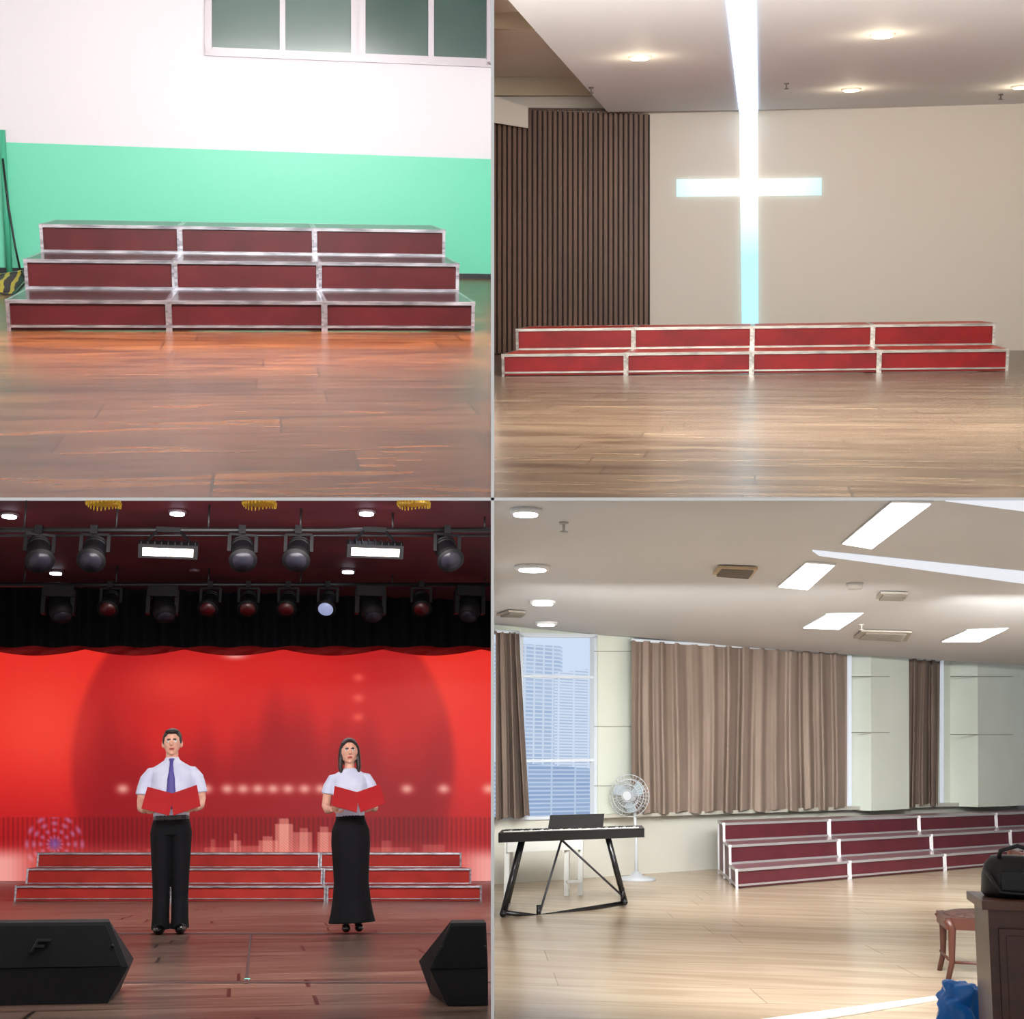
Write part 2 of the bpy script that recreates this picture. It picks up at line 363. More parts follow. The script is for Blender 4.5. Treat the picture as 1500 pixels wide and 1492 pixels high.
def scr(x,y):
    t=(y-950)/340.0
    c=V((230,44,36)).lerp(V((176,22,30)),smooth(.35,.95,t))
    r=math.hypot((x-385)/1.0,(y-1120)); 
    k=smooth(288,272,r)*(0.35+.65*smooth(120,280,r))
    c=c.lerp(V((148,16,26)),.66*k)
    c=c.lerp(V((136,15,24)),.68*smooth(-50,60,y-1075+28*math.sin(x*.018)+16*math.sin(x*.05)+8*math.sin(x*.13))*smooth(300,230,abs(x-385)))
    c=c.lerp(V((255,88,66)),.5*math.exp(-((x-60)/90)**2-((y-1060)/80)**2)+.35*math.exp(-((x-640)/70)**2-((y-1010)/60)**2)+.35*math.exp(-((x-250)/70)**2-((y-1000)/30)**2))
    c=c.lerp(V((255,205,195)),.7*math.exp(-((x-345)/16)**2-((y-960)/5)**2))
    for tx in (180,212,302,333,356,378,400,422,446,470,596,650,716):
        dd=((x-tx)/9)**2+((y-1155)/7)**2
        if dd<6: c=c.lerp(V((255,200,178)),.75*math.exp(-dd))
    for ty in (992,1022,1050):
        dd=((x-525)/8)**2+((y-ty)/6)**2
        if dd<6: c=c.lerp(V((255,120,100)),.55*math.exp(-dd))
    if y>1196:
        c=c*(0.88+.12*math.sin(x*.9))
        for x0,x1,yt,a in blds:
            if x0<=x<=x1 and y>yt: c=c.lerp(V((245,170,150)),.75*a*(0.75+.25*math.sin(x*1.9)*math.sin(y*1.6)))
        rr=math.hypot(x-80,y-1236)
        if rr<46: c=c.lerp(V((190,140,200)),.6*(0.5+.5*math.cos(rr*.62))*(.5+.5*math.cos(12*math.atan2(y-1236,x-80))))
        if rr<12: c=c.lerp(V((90,90,190)),.6*smooth(12,4,rr))
        c=c.lerp(V((255,225,225)),.75*smooth(1236,1262,y)*(smooth(70,5,x)+smooth(650,715,x)) )
        c=c.lerp(V((250,130,110)),.4*smooth(1225,1260,y))
    return c
me=bpy.data.meshes.new('led_screen'); nx,ny=390,172
vs=[];cols=[]
for j in range(ny+1):
    for i in range(nx+1):
        x=-60+780*i/nx; y=944+346*j/ny
        vs.append(S.w(x,y,.12)); c=scr(x,y); cols.append(lin((max(0,min(255,c.x)),max(0,min(255,c.y)),max(0,min(255,c.z)))))
fs=[[j*(nx+1)+i,j*(nx+1)+i+1,(j+1)*(nx+1)+i+1,(j+1)*(nx+1)+i] for j in range(ny) for i in range(nx)]
me.from_pydata(vs,[],fs)
ca=me.color_attributes.new('picture','FLOAT_COLOR','POINT')
for i,c in enumerate(cols): ca.data[i].color=c
m=mat('led_picture',(10,2,2),.5); nt=m.node_tree; at=nt.nodes.new('ShaderNodeVertexColor'); at.layer_name='picture'
nt.links.new(at.outputs[0],nt.nodes['Principled BSDF'].inputs['Emission Color']); nt.nodes['Principled BSDF'].inputs['Emission Strength'].default_value=1.0
me.materials.append(m); o=bpy.data.objects.new('led_screen',me); sc.collection.objects.link(o); o.matrix_world=S.M
vel=mat('black_velvet',(12,12,16),.9,spec=.1)
b=B(); n=300; vs=[];fs=[]
for i in range(n+1):
    x=-190+ (720+190)*i/n; dd=22+.06*math.sin(i*.7)
    vs+= [S.dp(x,860,dd),S.dp(x,947+1.2*math.sin(i*.3),dd)]
for i in range(n): fs.append([2*i,2*i+1,2*i+3,2*i+2])
b.add(vs,fs,vel,True); b.obj('border_curtain',S)
b=B(); vs=[];fs=[]; n=240
for i in range(n+1):
    x=-190+910*i/n; s_=abs(math.sin((x+20)*math.pi/145.0)); yb=951+9*s_
    for k in range(4):
        yy=943+(yb-943)*k/3; vs.append(S.dp(x,yy,23.3+.05*math.sin(k*2+x*.1)))
for i in range(n):
    for k in range(3): fs.append([i*4+k,i*4+k+1,i*4+k+5,i*4+k+4])
b.add(vs,fs,mat('valance_red',(190,24,24),.7),True); b.obj('swag_valance',S)
for y,d in((776,16.0),(856,20.0)):
    b=B(); b.tube([S.dp(-150,y,d),S.dp(718,y,d)],[.03,.03],black)
    for x in range(-100,719,135):
        p=S.dp(x,y,d); b.tube([p,V((p.x,p.y,zs-.005))],[.012,.012],black,8)
    if d<18:
        b.tube([S.dp(-150,y+8,d+.1),S.dp(718,y+8,d+.1)],[.015,.015],black,8)
    b.obj('lighting_pipe',S,S.dp(360,y,d))
lens=mat('lens_dim',(30,30,38),.3,spec=.2); body=mat('lamp_black',(9,9,12),.6,spec=.2); lensw=mat('lens_bright',(90,90,110),.1,emit=.5,ergb=(190,205,255))
redl=mat('lens_redtint',(70,12,16),.3)
def parcan(x,y,pipe_y,d,k,yaw=0,lm=None):
    b=B(); pp=S.dp(x,pipe_y,d); c=S.dp(x,y,d); lm=lm or lens
    R=Matrix.Rotation(yaw,3,'Z')
    ax=R@V((0,-.72,-.69)); ax.normalize()
    bk=c-ax*.2*k; ft=c+ax*.17*k
    b.tube([bk-ax*.04*k,bk,c-ax*.05*k,c+ax*.04*k,ft],[.06*k,.11*k,.125*k,.125*k,.15*k],body,20)
    b.tube([ft,ft+ax*.02*k],[.165*k,.165*k],body,20); b.tube([ft+ax*.015*k,ft+ax*.028*k],[.12*k,.12*k],lm,20)
    for q in(-.14,-.09): b.tube([c+ax*q*k,c+ax*(q+.012)*k],[.14*k,.14*k],body,20)
    X=R@V((1,0,0)); top=V((c.x,c.y,pp.z-.06*k))
    zt=max(c.z+.2*k,min(top.z,c.z+.28*k))
    for s in(-1,1):
        b.bar(c+X*s*.155*k,V((c.x,c.y,zt))+X*s*.155*k,.02*k,body,t2=.04*k)
    b.bar(V((c.x,c.y,zt))-X*.16*k,V((c.x,c.y,zt))+X*.16*k,.03*k,body)
    b.tube([V((c.x,c.y,zt)),pp+V((0,0,.02))],[.025*k,.025*k],body,8)
    b.box(pp,(.08*k,.1*k,.1*k),body)
    b.obj('stage_spotlight',S,pp)
for x,yw in((57,.3),(138,-.1),(355,.1),(437,-.2),(655,.2)): parcan(x,808,776,16.0,1.0,yw)
for x,lm in((162,redl),(308,redl),(364,redl),(422,redl),(480,lensw),(617,redl)): parcan(x,882,856,20.0,.92,random.uniform(-.3,.3),lm)
def mover(x,y,pipe_y,d,k=1):
    b=B(); pp=S.dp(x,pipe_y,d); c=S.dp(x,y,d)
    b.box(pp-V((0,0,.1*k)),(.36*k,.26*k,.13*k),body)
    for s in(-1,1): b.box(V((pp.x+s*.17*k,pp.y,(pp.z-.14*k+c.z)/2-.03)),(.05*k,.16*k,abs(pp.z-.1*k-c.z)+.14*k),body)
    ax=V((random.uniform(-.3,.3),-.5,-.8)).normalized()
    b.tube([c-ax*.16*k,c-ax*.1*k,c+ax*.1*k,c+ax*.2*k],[.07*k,.13*k,.145*k,.12*k],body,20)
    b.tube([c+ax*.2*k,c+ax*.21*k],[.1*k,.1*k],lens,20)
    b.obj('moving_head_light',S,pp)
for x in(88,240,543,688): mover(x,886,856,19.8,1.15)
fl=mat('flood_led',(0,0,0),.4,emit=7,ergb=(255,240,225))
for x in(247,549):
    b=B(); c=S.dp(x,805,15.8); pp=S.dp(x,776,16)
    b.box(c,(.66,.2,.16),body,Matrix.Rotation(math.radians(25),3,'X'))
    rt=Matrix.Rotation(math.radians(25),3,'X')
    b.box(c+rt@V((0,-.105,-.005)),(.56,.02,.09),fl,rt)
    for i in range(9): b.box(c+rt@V((-.3+.075*i,0,.09)),(.012,.18,.04),body,rt)
    for s in(-1,1): b.bar(c+V((s*.28,0,.05)),pp+V((s*.12,0,0)),.025,body)
    b.bar(pp+V((-.14,0,0)),pp+V((.14,0,0)),.06,body)
    b.obj('stage_flood_light',S,pp)
dl=mat('stage_downlight',(0,0,0),.4,emit=9,ergb=(225,235,255))
for x,y in((14,752),(260,748),(537,748),(82,836),(510,834),(285,834)):
    b=B(); p=S.fl(x,y,zs-.002); on=(x!=285)
    r=.085 if on else .06
    b.tube([p,p-V((0,0,.03))],[r*1.3]*2,mat('dl_rim',(90,70,76),.4),24); 
    if on: b.tube([p-V((0,0,.03)),p-V((0,0,.05))],[r,r],dl,24)
    b.obj('stage_ceiling_downlight',S,p)
gold=mat('gold_fringe',(196,160,50),.3,.6,emit=.08,ergb=(220,180,50))
for x in(152,380,606):
    b=B(); c=S.dp(x,733.5,14.6)
    R0=.18
    b.tube([c+V((0,0,.0)),c-V((0,0,.025))],[R0,R0],gold,24)
    for i in range(28):
        a=2*math.pi*i/28; p=c+V((R0*math.cos(a),R0*math.sin(a),-.02)); b.tube([p,p-V((0,0,.04+.015*math.cos(3*a)))],[.011,.006],gold,6)
    b.obj('gold_chandelier',S,c)
panS=noisy('riser_brick_red',(160,42,34),(142,36,30),(3,3,3),.6,spec=.2); topS=mat('riser_top_stage',(120,40,36),.45,spec=.2)
P0=S.fl(20,1320);P1=S.fl(706,1320);u=(P1-P0)/3
for i in range(3): riser(S,P0+u*i,u,Yd*P0.y*.046,.196,3,.024,panS,topS,alu,.4)
spk=noisy('speaker_paint',(17,17,20),(12,12,14),(40,40,40),.6,bump=.2,spec=.3); grl=noisy('speaker_grille',(15,15,18),(9,9,11),(90,90,90),.7,spec=.2)
def monitor(xl,xr,flushL,flushR,logo):
    b=B(); p=S.fl(xl,1474); q=S.fl(xr,1474); y0=p.y
    prof=[(0,0),(.01,.17),(.07,.385),(.14,.395),(.62,.16),(.58,0)]
    ins=[.09,.0,.11,.125,.02,.08]
    L=[V((p.x+(0 if flushL else i_),y0+a,z)) for (a,z),i_ in zip(prof,ins)]
    Rr=[V((q.x-(0 if flushR else i_),y0+a,z)) for (a,z),i_ in zip(prof,ins)]
    n=len(prof); b.add(L+Rr,[list(range(n)),list(range(2*n-1,n-1,-1))]+[[i,(i+1)%n,n+(i+1)%n,n+i] for i in range(n)],spk)
    a0,a1=(L[1],L[2]); c0,c1=(Rr[1],Rr[2]); nn=V((0,-.96,.27))*.008
    def bl(s,t): return (a0.lerp(c0,s)).lerp(a1.lerp(c1,s),t)+nn
    b.prism([bl(.04,.0),bl(.96,.0),bl(.96,.92),bl(.04,.92)],nn,grl)
    for s in(.05,.95): b.ell(bl(s,.45)+nn,(.009,.009,.009),spk,8,6)
    if logo:
        c=bl(.47,.45)+nn*2
        mk=mat('logo_grey',(6,6,7),.4)
        up=(a1-a0).normalized(); xx=V((1,0,0))
        b.bar(c-xx*.03-up*.035,c-xx*.03+up*.035,.014,mk); b.bar(c-xx*.035+up*.032,c+xx*.035+up*.032,.014,mk); b.bar(c-xx*.03,c+xx*.02,.014,mk)
    b.obj('floor_monitor_speaker',S,None,.006)
monitor(-70,181,False,False,True); monitor(629,718,False,True,False)
b=B(); tp=mat('gaffer_tape',(62,40,40),.6)
b.poly([S.fl(358,1440,.004),S.fl(363,1440,.004),S.fl(369,1368,.004),S.fl(366,1368,.004)],tp)
b.poly([S.fl(X0,1366,.003),S.fl(719,1366,.003),S.fl(719,1367.5,.003),S.fl(X0,1367.5,.003)],tp)
b.poly([S.fl(X0,1437,.003),S.fl(719,1437,.003),S.fl(719,1439,.003),S.fl(X0,1439,.003)],tp)
b.obj('floor_tape',S)
b=B(); p=S.fl(362,1434); b.tube([p,p+V((0,0,.006))],[.02,.018],mat('teal_marker',(110,180,165),.5),16); b.obj('floor_marker',S,p)

# ------------------------------------------------------------ people
skin=noisy('skin',(222,168,144),(212,156,132),(8,8,8),.5); hairm=mat('hair_dark',(34,22,20),.45)
shirt=noisy('shirt_white',(208,212,232),(194,200,224),(9,9,9),.7); tiem=mat('tie_violet',(70,60,140),.5)
trou=mat('trousers_black',(12,12,16),.8,spec=.2); shoe=mat('shoe_black',(8,8,9),.25); lipm=mat('lips',(170,70,70),.4); eyem=mat('eye_dark',(25,18,16),.2)
eyew=mat('eye_white',(230,226,222),.3)
redf=mat('folder_red',(165,20,26),.4); beltm=mat('belt',(30,26,26),.3)
def lean(ob,loc):
    w_=S.Rt@V((0,0,1)); w_.y=0; w_.normalize()
    Lr=V((0,0,1)).rotation_difference(w_).to_matrix().to_4x4()
    T_=Matrix.Translation(loc)
    ob.matrix_world=S.M@T_@Lr@T_.inverted()@S.M.inverted()@ob.matrix_world
def hand(parts,w,f,n,side,curl,lab='skin'):
    w=V(w); f=V(f).normalized(); n=V(n); n=(n-f*n.dot(f)).normalized(); s=f.cross(n)*side
    rot=Matrix((s,f,n)).transposed()
    parts.append((lab,)+ell_geo(w+f*.05,(.041,.055,.016),12,8,rot))
    Ls=(.068,.078,.072,.055)
    for i,Lf in enumerate(Ls):
        k=w+f*(.088-.004*abs(i-1.2))+s*(1.5-i)*.0205
        pts=[w+f*.03+s*(1.5-i)*.014,k]; a=0
        for fr_,c_ in((.45,curl[0]),(.32,curl[1]),(.23,curl[2])):
            a+=c_; k=k+(f*math.cos(a)+n*math.sin(a))*Lf*fr_; pts.append(k)
        parts.append((lab,)+tube_geo(pts,[.0105,.0098,.0088,.008,.0068],10))
    t0=w+f*.02+s*.025; t1=w+f*.05+s*.052+n*.012; t2=t1+f*.028+s*.008+n*.018; t3=t2+f*.022-s*.002+n*.012
    parts.append((lab,)+tube_geo([t0,t1,t2,t3],[.014,.0125,.0108,.0085],10))
def head(parts,z,k,woman):
    def E(l,c,r,sg=20,rg=14): parts.append((l,)+ell_geo((c[0]*k,c[1]*k,z+c[2]*k),[q*k for q in r],sg,rg))
    E('skin',(0,.0,.012),(.074,.09,.1)); E('skin',(0,-.022,-.045),(.055,.062,.062))
    E('skin',(0,-.06,-.085),(.022,.022,.018))
    parts.append(('skin',)+tube_geo([(0,-.088*k,z+.02*k),(0,-.1*k,z-.005*k),(0,-.108*k,z-.022*k)],[.008*k,.011*k,.014*k],10))
    for s in(-1,1):
        E('skin',(s*.077,.008,-.005),(.012,.022,.032)); 
        E('eyew',(s*.029,-.081,.012),(.013,.008,.0075)); E('eye',(s*.029,-.0865,.012),(.0065,.006,.0065))
        parts.append(('hair',)+tube_geo([(s*.014*k,-.09*k,z+.03*k),(s*.042*k,-.083*k,z+.031*k)],[.0045*k]*2,6))
    E('lips',(0,-.087,-.05),(.022,.008,.0075))
    E('hair',(0,.018,.042),(.082,.092,.09))
    if woman:
        E('hair',(0,.05,-.02),(.078,.06,.11))
        for s in(-1,1): parts.append(('hair',)+tube_geo([(s*.05*k,-.03*k,z+.08*k),(s*.072*k,-.01*k,z+.03*k),(s*.078*k,.0*k,z-.05*k),(s*.082*k,-.02*k,z-.14*k),(s*.07*k,-.05*k,z-.2*k)],[.018,.022,.024,.022,.012],10))
    else:
        for s in(-1,1): E('hair',(s*.067,.0,.03),(.015,.05,.04))
        E('hair',(0,-.055,.098),(.06,.035,.022))
def build_person(name,room,loc,parts,matmap,voxel=.006):
    vs=[];fs=[]
    for l,v_,f_ in parts:
        o=len(vs); vs+=v_; fs+=[[i+o for i in f] for f in f_]
    me=bpy.data.meshes.new('tmp'); me.from_pydata(vs,[],fs)
    import bmesh
    bm=bmesh.new(); bm.from_mesh(me); bmesh.ops.recalc_face_normals(bm,faces=bm.faces); bm.to_mesh(me); bm.free()
    tmp=bpy.data.objects.new('tmp',me); sc.collection.objects.link(tmp)
    md=tmp.modifiers.new('r','REMESH'); md.mode='VOXEL'; md.voxel_size=voxel
    sm=tmp.modifiers.new('s','SMOOTH'); sm.factor=.5; sm.iterations=2
    bpy.context.view_layer.update()
    dg=bpy.context.evaluated_depsgraph_get(); me2=bpy.data.meshes.new_from_object(tmp.evaluated_get(dg))
    bpy.data.objects.remove(tmp)
    trees=[(l,BVHTree.FromPolygons(v_,f_),) for l,v_,f_ in parts]
    labs=list(matmap.keys()); me2.materials.clear()
    for l in labs: me2.materials.append(matmap[l])
    for p in me2.polygons:
        c=p.center; best=9;bl=None
        for l,t in trees:
            r=t.find_nearest(c,best)
            if r[0] is not None and r[3]<best: best=r[3]; bl=l
        p.material_index=labs.index(bl) if bl else 0; p.use_smooth=True
    ob=bpy.data.objects.new(name,me2); sc.collection.objects.link(ob)
    ob.matrix_world=room.M@Matrix.Translation(loc)
    return ob
def T(parts,l,pts,r,seg=16): parts.append((l,)+tube_geo(pts,r,seg))
P=[]
for s in(-1,1):
    P.append(('trou',)+loft_geo([(s*.08,.0,.04,.08,.1),(s*.08,.005,.12,.073,.085),(s*.078,.012,.3,.071,.074),(s*.079,.0,.48,.078,.08),(s*.08,.0,.66,.088,.092),(s*.08,.0,.84,.098,.108),(s*.07,.0,.93,.09,.105)]))
    P.append(('shoe',)+ell_geo((s*.09,-.05,.04),(.05,.145,.042)))
    P.append(('shoe',)+ell_geo((s*.085,.045,.035),(.042,.05,.036)))
P.append(('trou',)+loft_geo([(0,0,.82,.155,.11),(0,0,.9,.165,.115),(0,0,.955,.152,.11)]))
P.append(('belt',)+loft_geo([(0,0,.95,.155,.114),(0,0,.985,.154,.114)]))
P.append(('shirt',)+loft_geo([(0,0,.975,.153,.112),(0,0,1.05,.158,.112),(0,-.003,1.2,.175,.122),(0,0,1.3,.185,.12),(0,.005,1.36,.19,.1),(0,.008,1.4,.165,.085),(0,.01,1.435,.105,.072),(0,.01,1.46,.07,.062)],28))
P.append(('skin',)+loft_geo([(0,.01,1.42,.058,.058),(0,.005,1.5,.053,.055),(0,0,1.57,.052,.055)]))
P.append(('shirt',)+loft_geo([(0,.008,1.445,.07,.066),(0,.006,1.48,.06,.062)]))
for s in(-1,1):
    T(P,'shirt',[(s*.11,.005,1.36),(s*.175,.005,1.35),(s*.215,.005,1.3),(s*.236,.005,1.23),(s*.245,.0,1.17)],[.05,.056,.058,.058,.062])
    T(P,'skin',[(s*.24,.0,1.24),(s*.25,.0,1.12),(s*.242,-.1,1.06),(s*.215,-.225,1.035),(s*.205,-.255,1.035)],[.044,.043,.042,.03,.027])
    hand(P,(s*.205,-.255,1.035),(-s*.35,-.75,.3),(-s*.8,.35,.3),s,(.5,.7,.5))
P.append(('tie',)+loft_geo([(0,-.118,1.04,.012,.008),(0,-.125,1.09,.042,.01),(0,-.13,1.28,.03,.01),(0,-.1,1.4,.018,.012),(0,-.072,1.45,.016,.014),(0,-.065,1.47,.026,.016)]))
head(P,1.605,1.03,False)
mm={'trou':trou,'shoe':shoe,'belt':beltm,'shirt':shirt,'skin':skin,'tie':tiem,'hair':hairm,'lips':lipm,'eye':eyem,'eyew':eyew}
loc=S.fl(249,1367)
lean(build_person('man',S,loc,P,mm),loc)
def folder(room,loc,c,w,h,tilt,yawv=0):
    b=B(); c=V(c); Rt=Matrix.Rotation(yawv,3,'Z')@Matrix.Rotation(tilt,3,'X')
    pg=mat('paper',(235,230,225),.6)
    for s in(-1,1):
        Ry=Matrix.Rotation(s*math.radians(-16),3,'Z')@Matrix.Rotation(s*math.radians(-9),3,'Y')
        q=[V((0,0,-h/2)),V((s*w,0,-h/2)),V((s*w,0,h/2)),V((0,0,h/2))]
        pts=[loc+c+Rt@(Ry@x) for x in q]; nv=(Rt@V((0,1,0)))
        b.prism(pts,nv*.006,redf)
        q2=[V((s*.008,.008,-h/2+.01)),V((s*(w-.012),.008,-h/2+.01)),V((s*(w-.012),.008,h/2-.01)),V((s*.008,.008,h/2-.01))]
        b.prism([loc+c+Rt@(Ry@x) for x in q2],nv*.006,pg)
    lean(b.obj('red_folder',room,loc+c),loc)
folder(S,loc,(.02,-.36,1.07),.235,.24,math.radians(-38))
P=[]
for s in(-1,1):
    P.append(('shoe',)+ell_geo((s*.055,-.04,.045),(.038,.115,.035)))
    T(P,'shoe',[(s*.055,.045,.05),(s*.055,.055,.004)],[.02,.01],8)
    T(P,'skin',[(s*.055,.02,.06),(s*.055,.02,.25)],[.033,.045])
P.append(('trou',)+loft_geo([(0,.02,.085,.205,.16),(0,.01,.16,.185,.145),(0,.01,.28,.165,.13),(0,0,.42,.152,.12),(0,0,.58,.158,.122),(0,0,.75,.17,.125),(0,0,.86,.165,.12),(0,0,.95,.13,.1),(0,0,1.0,.122,.095)],30))
P.append(('shirt',)+loft_geo([(0,0,.985,.126,.098),(0,0,1.06,.128,.1),(0,-.01,1.18,.148,.118),(0,-.008,1.25,.152,.12),(0,0,1.31,.152,.096),(0,.003,1.35,.125,.078),(0,.005,1.39,.06,.055)],28))
P.append(('skin',)+loft_geo([(0,.005,1.36,.045,.047),(0,.0,1.43,.042,.045),(0,0,1.5,.043,.047)]))
for s in(-1,1):
    T(P,'shirt',[(s*.1,0,1.31),(s*.15,0,1.3),(s*.182,0,1.24),(s*.195,0,1.18)],[.045,.05,.052,.056])
    T(P,'skin',[(s*.192,0,1.22),(s*.212,0,1.08),(s*.2,-.1,1.04),(s*.175,-.22,1.04),(s*.168,-.245,1.043)],[.038,.036,.035,.026,.023])
    hand(P,(s*.168,-.245,1.043),(-s*.3,-.8,.3),(-s*.8,.3,.3),s,(.5,.7,.5))
head(P,1.535,.98,True)
locw=S.fl(516,1366)
lean(build_person('woman',S,locw,P,mm),locw)
folder(S,locw,(.04,-.36,1.09),.22,.22,math.radians(-38))

# ============================================================ ROOM 4 : rehearsal hall (bottom right)
D=Room((1110,1108),1.5); D.setwall((722,1295),(1497,1241))
fw=wood('light_oak_floor',(200,182,156),(192,172,146),(170,152,130),.55,3.2,.24,gs=(.6,5,1),dark=(224,217,210),mort=.006,rotz=-.2)
def wy(x): return 1295+(x-722)*(1241-1295)/(1497-722)
def ty(x): return 922+(x-722)*(975-922)/(1500-722)
b=B(); b.poly([D.fl(723,wy(723)),D.fl(X1,wy(X1)),D.fl(X1,Y1),D.fl(723,Y1)],fw); b.obj('floor_hall',D)
zd=3.0
cd=noisy('ceiling_offwhite',(208,208,208),(200,200,201),(.3,.3,.3),.7)
b=B(); b.poly([D.fl(723,733,zd),D.fl(X1,733,zd),D.fl(X1,ty(X1),zd),D.fl(723,ty(723),zd)],cd); b.obj('ceiling_hall',D)
tile=noisy('wall_glazed_tile',(212,218,206),(204,211,198),(.8,.8,.8),.22)
low=mat('wall_low_cream',(206,205,194),.4)
b=B()
def wq(x0,y0,x1,y1,m,off=0,th=0):
    pts=[D.w(x0,y0[0],off),D.w(x1,y0[1],off),D.w(x1,y1[1],off),D.w(x0,y1[0],off)]
    if th: b.prism(pts,D.wn*th,m)
    else: b.poly(pts,m)
wq(723,(ty(723)-8,ty(868)-8),868,(929,931),tile)
wq(868,(ty(868)-8,ty(X1)-8),X1,(1196,1176),tile)
wq(723,(1199,1196),868,(wy(723),wy(868)),low); wq(868,(1196,1176),X1,(wy(868),wy(X1)),low)
b.obj('wall_back_hall',D)
def facade(name,c1,c2,mo,bw,rh,ms_,st):
    m=mat(name,(0,0,0),.8); nt=m.node_tree
    tc=nt.nodes.new('ShaderNodeTexCoord'); br=nt.nodes.new('ShaderNodeTexBrick'); br.offset=0
    sx=nt.nodes.new('ShaderNodeSeparateXYZ'); cx=nt.nodes.new('ShaderNodeCombineXYZ')
    nt.links.new(tc.outputs['Object'],sx.inputs[0]); nt.links.new(sx.outputs['X'],cx.inputs['X']); nt.links.new(sx.outputs['Z'],cx.inputs['Y'])
    nt.links.new(cx.outputs[0],br.inputs['Vector'])
    br.inputs['Scale'].default_value=1; br.inputs['Brick Width'].default_value=bw; br.inputs['Row Height'].default_value=rh; br.inputs['Mortar Size'].default_value=ms_
    br.inputs['Color1'].default_value=lin(c1); br.inputs['Color2'].default_value=lin(c2); br.inputs['Mortar'].default_value=lin(mo)
    bb=nt.nodes['Principled BSDF']; nt.links.new(br.outputs[0],bb.inputs['Emission Color']); bb.inputs['Emission Strength'].default_value=st  # emission stands in for daylight falling on the buildings
    return m
b=B(); EX=V((0,.3,0))
b.poly([D.w(724,860,-4),D.w(920,860,-4),D.w(920,1260,-4),D.w(724,1260,-4)],mat('outside_sky',(0,0,0),.8,emit=1.0,ergb=(206,222,244)))
f1=facade('facade_grey_blue',(158,180,212),(176,196,222),(200,214,234),.12,.06,.012,1.0)
b.prism([D.w(724,940,-3.2),D.w(820,946,-3.2),D.w(820,1250,-3.2),D.w(724,1250,-3.2)],EX,f1)
f2=facade('facade_pale',(180,198,224),(166,186,214),(206,220,240),.2,.045,.014,1.0)
b.prism([D.w(812,985,-3),D.w(905,975,-3),D.w(905,1255,-3),D.w(812,1255,-3)],EX,f2)
f3=facade('facade_low',(140,164,202),(154,178,212),(184,202,228),.3,.06,.012,1.0)
b.prism([D.w(724,1115,-2.6),D.w(900,1128,-2.6),D.w(900,1255,-2.6),D.w(724,1255,-2.6)],EX,f3)
b.obj('outside_buildings',D)
mf=mat('window_alu_pale',(206,214,222),.35)
b=B()
wq(755,(928,928),760,(1198,1198),mf,-.02,.08); wq(864,(930,930),869,(1196,1196),mf,-.02,.08)
wq(755,(927,929),869,(933,934),mf,-.02,.08); wq(755,(988,990),869,(992,994),mf,-.02,.06); wq(755,(1112,1111),869,(1116,1115),mf,-.02,.06)
wq(724,(1196,1194),869,(1201,1198),mf,-.05,.08)
b.obj('window_2',D)
b=B(); blu=mat('window_blue_pane',(40,60,120),.1,emit=.5,ergb=(150,175,215))  # emissive pane on solid wall, outdoor daylight put into its glow
wq(1488,(985,985),1560,(1180,1178),blu,.0,.02)
wq(1485,(980,980),1489,(1184,1184),mf,.0,.08); wq(1485,(978,979),1560,(983,984),mf,.0,.07); wq(1485,(1050,1050),1560,(1053,1053),mf,0,.05); wq(1485,(1178,1177),1560,(1183,1182),mf,0,.08)
b.obj('window_3',D)
gr=mat('tile_joint',(150,152,142),.6)
def column(name,x0,x1,t0,t1,b0,b1,th,joints):
    global b
    b=B(); wq(x0,(t0,t1),x1,(b0,b1),tile,0,th)
    for j in joints: wq(x0,(j,j),x1,(j+1.3,j+1.3),gr,th,.004)
    b.obj(name,D)
column('column_left',870,924,930,934,1196,1194,.06,(953,1063,1150))
column('column_middle',1247,1303,958,961,1186,1183,.35,(990,1072))
column('column_right',1392,1484,968,974,1180,1177,.5,(990,1075))
b=B(); wq(868,(1192,1165),X1,(1197,1170),mat('sill_stone',(190,188,176),.3),0,.16); b.obj('window_sill',D)
cu=noisy('curtain_taupe',(146,129,116),(130,113,101),(2,2,.6),.85)
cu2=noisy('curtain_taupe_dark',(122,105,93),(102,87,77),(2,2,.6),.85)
def curtain(tl,tr,br_,bl_,folds,amp,m):
    b=B(); nx=folds*12; ny=14; vs=[];fs=[]
    for j in range(ny+1):
        t=j/ny
        for i in range(nx+1):
            s=i/nx
            px=(tl[0]+(tr[0]-tl[0])*s)*(1-t)+(bl_[0]+(br_[0]-bl_[0])*s)*t
            py=(tl[1]+(tr[1]-tl[1])*s)*(1-t)+(bl_[1]+(br_[1]-bl_[1])*s)*t
            ph=2*math.pi*folds*s+1.3*math.sin(5*s+1)+.5*math.sin(3*t+9*s)
            a=amp*(.55+.45*t)*(.7+.3*math.sin(17*s))
            if j==ny: py+=2.0*math.sin(ph*.5)
            vs.append(D.w(px,py,.2+a*math.sin(ph)+.3*a*math.sin(2.3*ph)))
    for j in range(ny):
        for i in range(nx):
            q=j*(nx+1)+i; fs.append([q,q+1,q+nx+2,q+nx+1])
    b.add(vs,fs,m,True)
    b.tube([D.w(tl[0],tl[1],.2),D.w(tr[0],tr[1],.2)],[.02,.02],mf)
    b.obj('curtain',D)
curtain((925,937),(1241,957),(1241,1184),(925,1192),14,.1,cu)
curtain((726,924),(760,926),(776,1196),(726,1199),4,.09,cu2)
curtain((1306,962),(1377,967),(1374,1179),(1306,1182),5,.09,cu2)
b=B(); gp=mat('curtain_gap',(215,222,235),.5,emit=.3)  # pale emissive strips laid on the solid wall beside the curtains
wq(1241,(960,960),1246,(1186,1186),gp,.02,.02); wq(1377,(967,967),1381,(1180,1180),gp,.02,.02); b.obj('curtain_gap_strips',D)
